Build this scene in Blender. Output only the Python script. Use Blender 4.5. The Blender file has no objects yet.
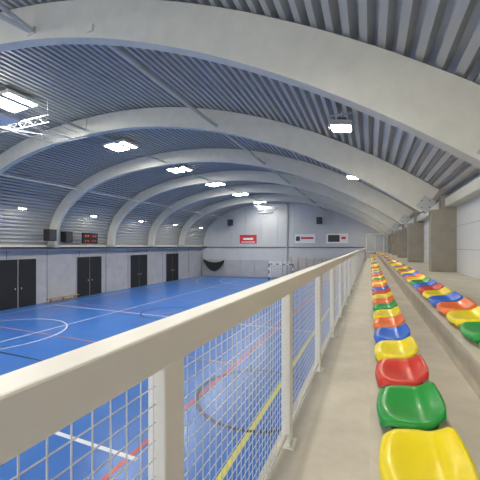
import bpy, math, random
from mathutils import Vector, Matrix
random.seed(4)
CZ=4.37
# ---------------------------------------------------------------- materials
def mat(name,col,rough=0.5,metal=0.0,noise=0.0,nscale=4.0,bump=0.0,emit=None,estr=0.0,coat=0.0):
    m=bpy.data.materials.new(name); m.use_nodes=True
    nt=m.node_tree; b=nt.nodes['Principled BSDF']
    b.inputs['Base Color'].default_value=(*col,1); b.inputs['Roughness'].default_value=rough
    b.inputs['Metallic'].default_value=metal
    b.inputs['Coat Weight'].default_value=coat
    if emit:
        b.inputs['Emission Color'].default_value=(*emit,1); b.inputs['Emission Strength'].default_value=estr
    if noise>0 or bump>0:
        tc=nt.nodes.new('ShaderNodeTexCoord'); n=nt.nodes.new('ShaderNodeTexNoise')
        n.inputs['Scale'].default_value=nscale; n.inputs['Detail'].default_value=8; n.inputs['Roughness'].default_value=.65
        nt.links.new(tc.outputs['Object'],n.inputs['Vector'])
        if noise>0:
            r=nt.nodes.new('ShaderNodeValToRGB'); r.color_ramp.elements[0].position=.3; r.color_ramp.elements[1].position=.7
            r.color_ramp.elements[0].color=(*[c*(1-noise) for c in col],1)
            r.color_ramp.elements[1].color=(*[min(1,c*(1+noise)) for c in col],1)
            nt.links.new(n.outputs['Fac'],r.inputs['Fac']); nt.links.new(r.outputs['Color'],b.inputs['Base Color'])
        if bump>0:
            bp=nt.nodes.new('ShaderNodeBump'); bp.inputs['Strength'].default_value=bump; bp.inputs['Distance'].default_value=.01
            nt.links.new(n.outputs['Fac'],bp.inputs['Height']); nt.links.new(bp.outputs['Normal'],b.inputs['Normal'])
    return m
M={}
M['blue']=mat('court_blue',(.045,.175,.55),.30,noise=.06,nscale=.6)
M['conc']=mat('concrete_tan',(.58,.54,.45),.7,noise=.14,nscale=2.5,bump=.15)
M['col']=mat('concrete_column',(.32,.295,.25),.8,noise=.12,nscale=3,bump=.2)
M['wallp']=mat('wall_panel_grey',(.52,.54,.55),.7,noise=.05,nscale=1)
M['walll']=mat('wall_panel_light',(.64,.655,.66),.7,noise=.04,nscale=1)
M['lower']=mat('wall_concrete_grey',(.43,.43,.44),.75,noise=.1,nscale=1.2)
M['rib']=mat('deck_metal',(.48,.495,.49),.4,metal=.3)
M['arch']=mat('painted_glulam',(.62,.62,.55),.65,noise=.06,nscale=3)
M['rail']=mat('rail_paint',(.92,.90,.81),.4)
M['wire']=mat('wire_galv',(.80,.81,.80),.4,metal=.2)
M['black']=mat('black_paint',(.012,.012,.014),.7)
M['dark']=mat('dark_grey',(.05,.05,.055),.6)
M['white']=mat('white_paint',(.8,.8,.8),.5)
M['steel']=mat('grey_steel',(.5,.52,.53),.4,metal=.4)
M['lamp']=mat('lamp_lens',(1,1,1),.4,emit=(1,.97,.90),estr=95)
M['lampr']=mat('flood_lens',(1,1,1),.4,emit=(1,.92,.78),estr=135)
M['wood']=mat('bench_wood',(.42,.25,.12),.5,noise=.2,nscale=6)
M['bars']=mat('wall_bar_wood',(.50,.40,.30),.5)
M['red']=mat('poster_red',(.6,.04,.04),.5)
M['lw']=mat('line_white',(.85,.87,.9),.35); M['lr']=mat('line_red',(.62,.08,.06),.35)
M['lk']=mat('line_black',(.015,.02,.04),.35); M['ly']=mat('line_yellow',(.80,.74,.10),.35); M['lo']=mat('line_orange',(.6,.25,.12),.35)
SC={'y':(.92,.74,.004),'g':(.01,.32,.04),'r':(.66,.035,.012),'b':(.015,.14,.68),'o':(.90,.17,.01)}
for k,c in SC.items(): M['s'+k]=mat('seat_plastic_'+k,c,.34,coat=.1)

# ---------------------------------------------------------------- mesh builder
class B:
    def __init__(s): s.v=[];s.f=[];s.m=[];s.mats=[]
    def mi(s,m):
        if m not in s.mats: s.mats.append(m)
        return s.mats.index(m)
    def add(s,vs,fs,m):
        o=len(s.v); s.v+= [tuple(v) for v in vs]
        k=s.mi(m)
        for f in fs: s.f.append([i+o for i in f]); s.m.append(k)
    def box(s,lo,hi,m,rot=None,piv=None):
        x0,y0,z0=lo;x1,y1,z1=hi
        vs=[Vector(p) for p in [(x0,y0,z0),(x1,y0,z0),(x1,y1,z0),(x0,y1,z0),(x0,y0,z1),(x1,y0,z1),(x1,y1,z1),(x0,y1,z1)]]
        if rot is not None:
            piv=Vector(piv) if piv else (Vector(lo)+Vector(hi))/2
            vs=[rot@(v-piv)+piv for v in vs]
        s.add(vs,[(0,3,2,1),(4,5,6,7),(0,1,5,4),(1,2,6,5),(2,3,7,6),(3,0,4,7)],m)
    def tube(s,a,b,r,m,n=8):
        a=Vector(a);b=Vector(b);d=(b-a).normalized()
        u=d.orthogonal().normalized();w=d.cross(u)
        vs=[];
        for p in (a,b):
            for i in range(n):
                t=2*math.pi*i/n; vs.append(p+r*(math.cos(t)*u+math.sin(t)*w))
        fs=[(i,(i+1)%n,n+(i+1)%n,n+i) for i in range(n)]+[tuple(range(n-1,-1,-1)),tuple(range(n,2*n))]
        s.add(vs,fs,m)
    def make(s,name,bevel=0,smooth=False,parent=None):
        me=bpy.data.meshes.new(name); me.from_pydata(s.v,[],s.f)
        for m in s.mats: me.materials.append(M[m])
        for p,k in zip(me.polygons,s.m): p.material_index=k; p.use_smooth=smooth
        me.update()
        o=bpy.data.objects.new(name,me); bpy.context.collection.objects.link(o)
        if bevel:
            bv=o.modifiers.new('bev','BEVEL'); bv.width=bevel; bv.segments=2; bv.limit_method='ANGLE'
        if parent: o.parent=parent
        return o
def one(name,lo,hi,m,bevel=0,parent=None):
    b=B(); b.box(lo,hi,m); return b.make(name,bevel,parent=parent)

# ---------------------------------------------------------------- roof profile (outer edge of the arches)
XC,ZAP,RR=-11.0,5.9,21.4
raw=[]
for i in range(401):
    a=math.pi/2*i/400            # left superellipse
    e=2/2.3
    raw.append((XC-11.75*math.cos(a)**e, ZAP*math.sin(a)**e))
for i in range(1,401):
    t=math.asin(13.3/RR)*i/400
    raw.append((XC+RR*math.sin(t), ZAP-RR+RR*math.cos(t)))
S=[0]
for p,q in zip(raw[:-1],raw[1:]): S.append(S[-1]+math.hypot(q[0]-p[0],q[1]-p[1]))
LT=S[-1]
def at(s):
    s=max(0,min(LT,s))
    lo,hi=0,len(S)-1
    while hi-lo>1:
        m=(lo+hi)//2
        if S[m]<=s: lo=m
        else: hi=m
    f=(s-S[lo])/max(1e-9,S[hi]-S[lo]); p,q=raw[lo],raw[hi]
    return (p[0]+(q[0]-p[0])*f, p[1]+(q[1]-p[1])*f)
def prof(s,off=0):
    a=at(s-.25);c=at(s+.25); dx,dz=c[0]-a[0],c[1]-a[1]; l=math.hypot(dx,dz)
    p=at(s); return (p[0]-dz/l*off, CZ+p[1]+dx/l*off)
def s_of_x(x):
    lo,hi=0,LT
    for _ in range(40):
        m=(lo+hi)/2
        if at(m)[0]<x: lo=m
        else: hi=m
    return lo
def tilt(s):
    a=at(s-.25);c=at(s+.25); return math.atan2(-(c[1]-a[1]),c[0]-a[0])
YF=40.5; YB=-9.0; XL=-23.0; XR=2.25
TIER1=CZ-.97; TIER2=CZ-.74; WALK=CZ-1.40; X2=.64

# floor
one('floor',(XL-.2,YB,-.2),(-.45,YF,0),'blue')
b=B()
def line(x0,y0,x1,y1,m,w=.07,z=.004):
    d=Vector((x1-x0,y1-y0,0)).normalized(); n=Vector((-d.y,d.x,0))*w/2
    a=Vector((x0,y0,z));c=Vector((x1,y1,z)); b.add([a-n,c-n,c+n,a+n],[(0,1,2,3)],m)
def ring(cx,cy,r,m,a0=0,a1=360,w=.07,z=.006):
    n=64; vs=[];fs=[]
    for i in range(n+1):
        t=math.radians(a0+(a1-a0)*i/n)
        for q in (r-w/2,r+w/2): vs.append((cx+q*math.cos(t),cy+q*math.sin(t),z))
    for i in range(n): fs.append((2*i,2*i+1,2*i+3,2*i+2))
    b.add(vs,fs,m)
line(-2.6,-7,-2.6,38,'ly',.13,.004); line(-21.6,-7,-21.6,38,'ly',.07,.004)
line(-4.6,-2,-4.6,38,'lr',.10,.005); line(-20,-2,-20,38,'lr',.07,.005)
line(-8.2,5.05,-4.4,5.05,'lw',.11,.007); line(-20,17,-4.6,17,'lr',.08,.007); line(-21.6,38,-2.6,38,'ly',.08,.0075)
line(-21.6,16,-2.6,16,'lw',.09,.0065)
for yy in (10.5,21.5,26,31): line(-21.6,yy,-4.6,yy,'lo',.08,.0085)
line(-21,8.0,-8.5,8.0,'lk',.07,.0088)
for xx in (-8.2,-15.5): line(xx,2,xx,36,'lw' if xx<-10 else 'lo',.07,.0095)
ring(-3.0,8.6,1.8,'lk',0,360,.10,.010); ring(-6.2,7.0,3.2,'lk',110,260,.10,.011)
ring(-17.2,9.6,3.1,'lw',0,360,.08,.012); ring(-12.1,17,1.8,'lk',0,360,.08,.013)
ring(-12.1,38,6,'lw',180,360,.08,.014); ring(-12.1,38,9,'ly',180,360,.07,.015); ring(-12.1,30,1.8,'lk',0,360,.07,.016)
ring(-7.4,17,3.2,'lr',90,270,.08,.017)
b.make('court_markings')

# gallery concrete
b=B()
b.box((-.62,YB,WALK-.3),(0,YF,WALK),'conc'); b.box((0,YB,WALK-.3),(X2,YF,TIER1),'conc'); b.box((X2,YB,WALK-.3),(XR,YF,TIER2),'conc')
b.make('grandstand_terrace')
one('wall_gallery_base',(-.45,YB,0),(-.25,YF,WALK-.3),'lower')
one('wall_right',(XR,YB,WALK-.3),(XR+.25,YF,CZ+1.5),'walll')
b=B()
for z in (TIER2+.65,TIER2+1.3): b.box((XR-.006,YB,z-.008),(XR,YF,z+.008),'lower')
b.make('trim_right_joints')
# roof deck
b=B()
pts=[]; n=int(LT/.27); ds=LT/n
for i in range(n):
    for fr,h in ((0,0),(.42,0),(.54,.15),(.88,.15)): pts.append(prof((i+fr)*ds,.03+h))
pts.append(prof(LT,.03))
vs=[];fs=[]
for x,z in pts: vs+=[(x,YB,z),(x,YF,z)]
for i in range(len(pts)-1): fs.append((2*i,2*i+2,2*i+3,2*i+1))
b.add(vs,fs,'rib'); ro=b.make('ceiling')
sm=ro.modifiers.new('thick','SOLIDIFY'); sm.thickness=.02; sm.offset=1
b=B(); n=80;vs=[];fs=[]
for i in range(n+1):
    x,z=prof(LT*i/n,.30); vs+=[(x,YB,z),(x,YF+.2,z)]
for i in range(n): fs.append((2*i,2*i+2,2*i+3,2*i+1))
b.add(vs,fs,'dark'); b.make('ceiling_outer_skin')

def endwall(name,y0,y1,m):
    b=B(); pts=[(XL-.1,0)]
    for i in range(41): pts.append(prof(LT*i/40,.24))
    pts.append((XR+.2,0))
    k=len(pts); vs=[(x,y0,z) for x,z in pts]+[(x,y1,z) for x,z in pts]
    fs=[tuple(range(k)),tuple(range(2*k-1,k-1,-1))]+[(i,i+k,(i+1)%k+k,(i+1)%k) for i in range(k)]
    b.add(vs,fs,m); return b.make(name)
endwall('wall_far',YF,YF+.25,'wallp')
b=B()
for x in [XL+2.3*i for i in range(1,11)]:
    zt=prof(s_of_x(x),0)[1]
    b.box((x-.02,YF-.03,4.3),(x+.02,YF,zt),'steel')
b.box((XL,YF-.10,CZ-.22),(-.62,YF,CZ-.12),'dark')
b.box((-10.2,YF-.2,0),(-10.04,YF,10.1),'lower')
b.make('trim_far')
b=B()
for i in range(11):
    x=XL+.3+i*2.0
    b.box((x,YF-.12,.1),(x+1.94,YF,2.4),'lower' if i<5 else 'walll')
b.make('wall_padding',.02)
b=B()
for x in [-9.6+1.0*i for i in range(9)]: b.box((x-.04,YF-.28,.05),(x+.04,YF-.13,2.9),'bars')
for k in range(14): b.box((-9.6,YF-.30,.2+k*.19),(-1.6,YF-.27,.235+k*.19),'bars')
b.make('wall_bars')
b=B()
for x in [XL+2.5*i for i in range(11)]: b.box((x-.06,YB-.1,0),(x+.06,YB,9.8),'white')
for z in (2.5,5,7.5): b.box((XL,YB-.1,z-.05),(XR,YB,z+.05),'white')
b.make('added_fill_window_1')  # unseen mullions added at the open rear end, where world light enters as fill

one('wall_left',(XL-.25,YB,0),(XL,YF,CZ-.02),'lower')
b=B(); b.box((XL,YB,CZ-.22),(XL+.75,YF,CZ-.08),'dark'); b.box((XL,YB,CZ-.34),(XL+.3,YF,CZ-.22),'walll'); b.make('trim_ledge_left')
for i,yc in enumerate((2.6,8.5,14.2,20.3,26.7,32.8)):
    b=B(); x=XL
    b.box((x,yc-1.34,0),(x+.06,yc+1.34,3.46),'lower')
    for s in (-1,1):
        y0=yc+s*.66
        b.box((x+.06,y0-.61,.03),(x+.12,y0+.61,3.42),'black')
        b.box((x+.12,y0-s*.45-.02,1.3),(x+.16,y0-s*.45+.02,1.42),'steel')
    b.make('door_%d'%(i+1))
b=B()
for y in [i*2.9-1 for i in range(14)]: b.box((XL,y-.015,0),(XL+.012,y+.015,CZ-.35),'dark')
b.make('trim_left_seams')
def bench(x,y0,y1):
    b=B(); b.box((x,y0,.30),(x+.3,y1,.35),'wood')
    for y in (y0+.3,(y0+y1)/2,y1-.3): b.box((x+.04,y-.03,0),(x+.26,y+.03,.30),'wood')
    b.box((x+.12,y0+.2,.1),(x+.18,y1-.2,.15),'wood')
    b.make('gym_bench',.008)
bench(XL+.3,16.1,18.8)

# ---------------------------------------------------------------- arches
AY=[-6.6,-.9,4.9,10.6,16.4,22.2,28.0,34.0]
SE=s_of_x(1.85)
for y in AY:
    b=B(); n=90; w=.13; dep=.78
    vs=[];fs=[]
    for i in range(n+1):
        s=.02+(SE-.02)*i/n
        xo,zo=prof(s,0); xi,zi=prof(s,-dep)
        vs+=[(xi,y-w,zi),(xo,y-w,zo),(xo,y+w,zo),(xi,y+w,zi)]
    for i in range(n):
        k=4*i
        for j in range(4): fs.append((k+j,k+(j+1)%4,k+4+(j+1)%4,k+4+j))
    fs+= [(3,2,1,0),(4*n,4*n+1,4*n+2,4*n+3)]
    b.add(vs,fs,'arch')
    b.box((XL+.2,y-.2,CZ-.10),(XL+1.15,y+.2,CZ+.10),'steel')
    x,z=prof(SE-.05,-.52)
    b.box((x-.18,y-.145,z-.20),(x+.18,y+.145,z+.20),'steel',Matrix.Rotation(tilt(SE),3,'Y'))
    for dx in (-.10,.10):
        for dz in (-.10,.1): b.tube((x+dx,y-.16,z+dz),(x+dx,y+.16,z+dz),.018,'dark')
    b.make('roof_arch',.012)
for y in AY[1:]:
    b=B(); b.box((1.62,y-.18,TIER2),(XR,y+.18,CZ+1.05),'col')
    b.box((1.88,y-.17,CZ+1.05),(XR,y+.17,CZ+1.45),'col')
    b.make('concrete_column',.015)
b=B(); b.box((XR-.28,YB,CZ+1.12),(XR,YF,CZ+1.36),'arch'); b.make('eave_beam',.01)
b=B()
for X in (-5.2,-12.0,-19.3):
    x,z=prof(s_of_x(X),-.60)
    b.tube((x,YB if X<-6 else 4.9,z),(x,YF,z),.06,'arch',10)
    for y in AY: b.box((x-.08,y-.16,z-.07),(x+.08,y+.16,z+.07),'arch')
pa=prof(s_of_x(-7.1),-.60)
for X in (-5.4,-8.6):
    pc=prof(s_of_x(X),-.60); b.tube((pa[0],4.9,pa[1]),(pc[0],-.9,pc[1]),.055,'arch',10)
b.box((pa[0]-.12,4.74,pa[1]-.08),(pa[0]+.12,5.06,pa[1]+.08),'arch')
b.make('roof_strut')

# ---------------------------------------------------------------- lamps
LY=[-3.7,2.0,7.75,13.5,19.3,25.1,31.0,37.2]
for y in LY:
    b=B(); s=s_of_x(-12.9); x,z=prof(s,-.30); ry=Matrix.Rotation(tilt(s),3,'Y')
    b.box((x-.75,y-.58,z),(x+.75,y+.58,z+.12),'white',ry)
    b.box((x-.68,y-.52,z-.012),(x+.68,y+.52,z-.002),'lamp',ry,(x,y,z+.06))
    for sx in (-.5,.5): b.tube((x+sx,y,z+.1),(x+sx,y,z+.28),.02,'steel')
    b.make('ceiling_light_panel')
for y in LY:
    b=B(); x,z=-.62,CZ+2.86-.06; ry=Matrix.Rotation(math.radians(10),3,'Y')
    b.box((x-.24,y-.23,z),(x+.24,y+.23,z+.12),'steel',ry)
    b.box((x-.21,y-.20,z-.02),(x+.21,y+.20,z-.004),'lampr',ry,(x,y,z+.1))
    b.box((x-.10,y-.1,z+.12),(x+.10,y+.1,z+.22),'dark',ry)
    b.tube((x,y,z+.2),(x,y,z+.40),.02,'steel')
    b.box((x-.30,y-.02,z+.02),(x-.27,y+.02,z+.34),'steel'); b.box((x+.27,y-.02,z+.02),(x+.30,y+.02,z+.34),'steel'); b.box((x-.30,y-.02,z+.31),(x+.30,y+.02,z+.34),'steel')
    b.make('floodlight')
for y in LY:
    b=B(); s=s_of_x(-21.75); x,z=prof(s,-.55)
    b.box((x-.16,y-.22,z),(x+.16,y+.22,z+.10),'white'); b.box((x-.12,y-.18,z-.012),(x+.12,y+.18,z-.002),'lampr')
    b.tube((x,y,z+.08),(x-.62,y,z+.2),.02,'steel')
    b.make('wall_lamp')

# ---------------------------------------------------------------- railing
b=B()
XI=-.5; zt=CZ-.22
b.box((XI-.085,YB+.5,zt-.105),(XI,YF-1,zt),'rail')
PY=[.745+1.42*i for i in range(-6,28)]
for y in PY:
    b.box((XI-.070,y-.048,WALK),(XI-.010,y+.048,zt-.1),'rail')
    b.box((XI-.10,y-.07,WALK),(XI+.02,y+.07,WALK+.012),'rail')
ra=b.make('railing',.006)
b=B()
zb=WALK+.08; zh=zt-.115
for a,c in zip(PY[:-1],PY[1:]):
    y0=a+.06;y1=c-.06; x=XI-.04
    b.box((x-.008,y0-.015,zb-.012),(x+.008,y1+.015,zb+.012),'rail')
    n=round((y1-y0)/.05)
    r=.0014
    for i in range(n+1):
        y=y0+(y1-y0)*i/n; b.box((x-r,y-r,zb),(x+r,y+r,zh),'wire')
    k=round((zh-zb)/.05)
    for i in range(k+1):
        z=zb+(zh-zb)*i/k; b.box((x-r-.003,y0-.02,z-r),(x+r-.003,y1+.02,z+r),'wire')
b.make('wire_mesh',parent=ra)

# ---------------------------------------------------------------- seats
def seat_mesh(key):
    nu,nv=18,18; vs=[];fs=[]
    W,D=.218,.315
    for j in range(nv+1):
        v=j/nv*2-1       # -1 front (toward court), +1 back
        for i in range(nu+1):
            u=i/nu*2-1
            uu=u*math.sqrt(max(0,1-.28*v*v)); vv=v*math.sqrt(max(0,1-.28*u*u))
            y=uu*W*1.02; x=vv*D/2*1.02
            back=max(0,(v-.30)/.70)
            z=.022*(u*u)*(1+.7*v) - .024*(1-u*u)*(1-v*v)
            z+=.070*back**1.7*(1-.2*u*u)
            fr=max(0,(-v-.6)/.4); z-=.025*fr**2
            sd=max(0,(abs(u)-.82)/.18)
            z-= .014*sd**2
            if v>.85: z-=.012*((v-.85)/.15)**2
            vs.append((x,y,z))
    def I(i,j): return j*(nu+1)+i
    for j in range(nv):
        for i in range(nu): fs.append((I(i,j),I(i,j+1),I(i+1,j+1),I(i+1,j)))
    loop=[I(i,0) for i in range(nu+1)]+[I(nu,j) for j in range(1,nv+1)]+[I(i,nv) for i in range(nu-1,-1,-1)]+[I(0,j) for j in range(nv-1,0,-1)]
    base=len(vs)
    for q in loop:
        x,y,z=vs[q]; vs.append((x*1.02,y*1.015,z-.03))
    L=len(loop)
    for k in range(L): fs.append((loop[k],loop[(k+1)%L],base+(k+1)%L,base+k))
    o=len(vs)
    for (dx,dy,z) in [(-.09,-.12,-.10),(.09,-.12,-.10),(.09,.12,-.10),(-.09,.12,-.10),(-.12,-.15,-.03),(.12,-.15,-.012),(.12,.15,-.012),(-.12,.15,-.03)]: vs.append((dx,dy,z))
    for f in [(0,3,2,1),(0,1,5,4),(1,2,6,5),(2,3,7,6),(3,0,4,7)]: fs.append(tuple(i+o for i in f))
    me=bpy.data.meshes.new('seat_'+key); me.from_pydata(vs,[],fs)
    me.materials.append(M['s'+key])
    for p in me.polygons: p.use_smooth=True
    me.update(); return me
SM={k:seat_mesh(k) for k in SC}
def row(x,z,y0,seq,n):
    for i in range(n):
        k=seq[i] if i<len(seq) else random.choice('yygrboo')
        o=bpy.data.objects.new('stadium_seat',SM[k]); bpy.context.collection.objects.link(o)
        o.location=(x,y0+.5*i,z)
row(.198,TIER1+.10,1.445-1.0,'br'+'ygrybo'+'ygoyrboyogyrob',72)
row(.84,TIER2+.10,1.45,'bry'+'gyobyrbgyobyrgyo',69)

# ---------------------------------------------------------------- wall objects
def poster(x,z,w,h,kind):
    b=B(); y=YF-.06
    b.box((x-w/2,y,z-h/2),(x+w/2,YF-.001,z+h/2),'white' if kind!='r' else 'red')
    y-=.006
    if kind=='r':
        b.box((x-w*.3,y,z-.1),(x+w*.3,y+.004,z+.18),'white'); b.box((x-w*.42,y,z-h*.38),(x+w*.42,y+.004,z-h*.28),'white')
    elif kind=='w':
        b.box((x-w*.2,y,z-.05),(x+w*.42,y+.004,z+.2),'red'); b.box((x-w*.45,y,z-.3),(x-w*.25,y+.004,z+.3),'dark')
    else:
        b.box((x-w*.42,y,z-h*.36),(x+w*.12,y+.004,z+h*.36),'dark'); b.box((x+w*.2,y,z-.1),(x+w*.4,y+.004,z+.2),'red')
    b.make('wall_banner')
poster(-15.7,CZ+.95,2.5,1.2,'r'); poster(-7.79,CZ+.95,2.6,1.15,'w'); poster(-3.8,CZ+.95,2.6,1.2,'d')
def speaker(x,y,z,rz):
    b=B(); r=Matrix.Rotation(rz,3,'Z')
    b.box((x-.3,y-.3,z-.42),(x+.3,y+.3,z+.42),'black',r)
    b.box((x-.25,y-.32,z-.37),(x+.25,y-.30,z+.37),'dark',r,(x,y,z))
    b.box((x-.05,y+.3,z-.05),(x+.05,y+.55,z+.05),'steel',r,(x,y,z))
    b.make('loudspeaker',.02)
speaker(-18.2,YF-.56,CZ+3.3,0); speaker(-5.9,YF-.56,CZ+3.2,0)
speaker(-21.75,15.75,CZ+.80,math.radians(90)); speaker(-21.75,17.1,CZ+.70,math.radians(90))
b=B(); x=-21.75
b.box((x-.15,18.6,CZ+.2),(x,20.1,CZ+1.1),'black')
M['digit']=mat('led_red',(.5,.02,.02),.4,emit=(1,.1,.05),estr=.35)
for yy in (18.85,19.1,19.6,19.85):
    b.box((x,yy-.06,CZ+.75),(x+.01,yy+.06,CZ+.9),'digit'); b.box((x,yy-.06,CZ+.38),(x+.01,yy+.06,CZ+.48),'digit')
for yy in (18.8,19.9): b.tube((x-.1,yy,CZ+.3),(x-.9,yy,CZ+.2),.03,'steel')
b.make('scoreboard',.01)
b=B(); gx,gy=-10.4,38.2
for s in (-1.54,1.54):
    for k in range(5): b.box((gx+s-.05,gy-.05,k*.42),(gx+s+.05,gy+.05,k*.42+.42),'white' if k%2 else 'dark')
    b.tube((gx+s,gy,2.05),(gx+s,gy+.9,1.9),.02,'steel'); b.tube((gx+s,gy+.9,1.9),(gx+s,gy+1.2,.03),.02,'steel'); b.tube((gx+s,gy,.03),(gx+s,gy+1.2,.03),.02,'steel')
for k in range(7): b.box((gx-1.5+k*.4286,gy-.05,2.02),(gx-1.5+(k+1)*.4286,gy+.05,2.12),'white' if k%2 else 'dark')
for k in range(16):
    x=gx-1.5+k*.2; b.tube((x,gy+.9,1.9),(x,gy+1.2,.03),.01,'dark',4)
for k in range(10):
    f=k/9; b.tube((gx-1.5,gy+.9+.3*f,1.9-1.87*f),(gx+1.5,gy+.9+.3*f,1.9-1.87*f),.01,'dark',4)
b.make('handball_goal')
b=B(); vs=[];fs=[]; n=16
for i in range(n+1):
    f=i/n; x=-22.6+3.5*f; s=4*f*(1-f)
    vs+=[(x,YF-.35,2.45-.45*s),(x,YF-.5,2.30-1.5*s-.05)]
for i in range(n): fs.append((2*i,2*i+1,2*i+3,2*i+2))
b.add(vs,fs,'black')
for x in (-22.6,-19.1): b.box((x-.04,YF-.55,0),(x+.04,YF-.15,2.55),'steel')
b.make('folded_net')
def hoop(x,y,z,top,ceil,hw=1.9,t=1.0,m='white'):
    b=B(); st=hw/5
    for yy in (y-.9,y+.9):
        b.tube((x-hw,yy,top),(x+hw,yy,top),.035*t,m); b.tube((x-hw,yy,top-.28),(x+hw,yy,top-.28),.03*t,m)
        for k in range(10):
            xa=x-hw+k*st; b.tube((xa,yy,top-(.28 if k%2 else 0)),(xa+st,yy,top-(0 if k%2 else .28)),.018*t,m,6)
        for xx in (x-hw+.1,x+hw-.1): b.tube((xx,yy,top),(xx,yy,ceil),.03*t,m)
    for k in range(6):
        xa=x-hw+k*st*2; b.tube((xa,y-.9,top),(xa,y+.9,top),.022*t,m,6)
    for s in (-.7,.7):
        b.tube((x+s,y+.9,top-.25),(x+s*.8,y-1.6,z),.035*t,m); b.tube((x+s,y-.9,top-.25),(x+s*.8,y-1.4,z+.1),.03*t,m)
        b.tube((x+s,y+.9,top-.25),(x-s,y-.9,top-.25),.022*t,m)
    b.box((x-.9,y-2.6,z-.05),(x+.9,y-1.55,z),'white')
    for s in (-.3,.3): b.box((x+s-.02,y-2.3,z-.065),(x+s+.02,y-1.9,z-.05),'red')
    for k in range(16):
        a=2*math.pi*k/16;c=2*math.pi*(k+1)/16
        b.tube((x+.225*math.cos(a),y-1.9,z-.30+.225*math.sin(a)),(x+.225*math.cos(c),y-1.9,z-.30+.225*math.sin(c)),.012,'red',6)
    b.make('basketball_hoop')
hoop(-13.1,9.2,CZ+4.75,CZ+5.1,CZ+5.7,1.6,.7,'steel')
hoop(-11.4,36.9,CZ+3.9,CZ+5.0,CZ+5.85)
b=B()
x0,x1,z0,z1=-.4,1.5,TIER2,CZ+1.5
for x in (x0,(x0+x1)/2,x1): b.box((x-.05,YF-.15,z0),(x+.05,YF,z1),'white')
for z in (z0+.05,z0+2.1,z1-.05): b.box((x0,YF-.15,z-.05),(x1,YF,z+.05),'white')
b.box((x0,YF-.04,z0),(x1,YF-.01,z1),'steel')
b.make('door_7')

# ---------------------------------------------------------------- world, camera
w=bpy.data.worlds.new('World'); bpy.context.scene.world=w; w.use_nodes=True
w.node_tree.nodes['Background'].inputs[0].default_value=(1,.98,.94,1); w.node_tree.nodes['Background'].inputs[1].default_value=2.1
cam=bpy.data.cameras.new('camera'); co=bpy.data.objects.new('camera',cam); bpy.context.collection.objects.link(co)
co.location=(0,0,CZ); co.rotation_euler=(math.radians(90),0,math.radians(22.69)); cam.lens=311/480*36; cam.sensor_width=36
cam.shift_y=.0125; cam.clip_start=.02; cam.clip_end=200
bpy.context.scene.camera=co
bpy.context.scene.view_settings.view_transform='Standard'
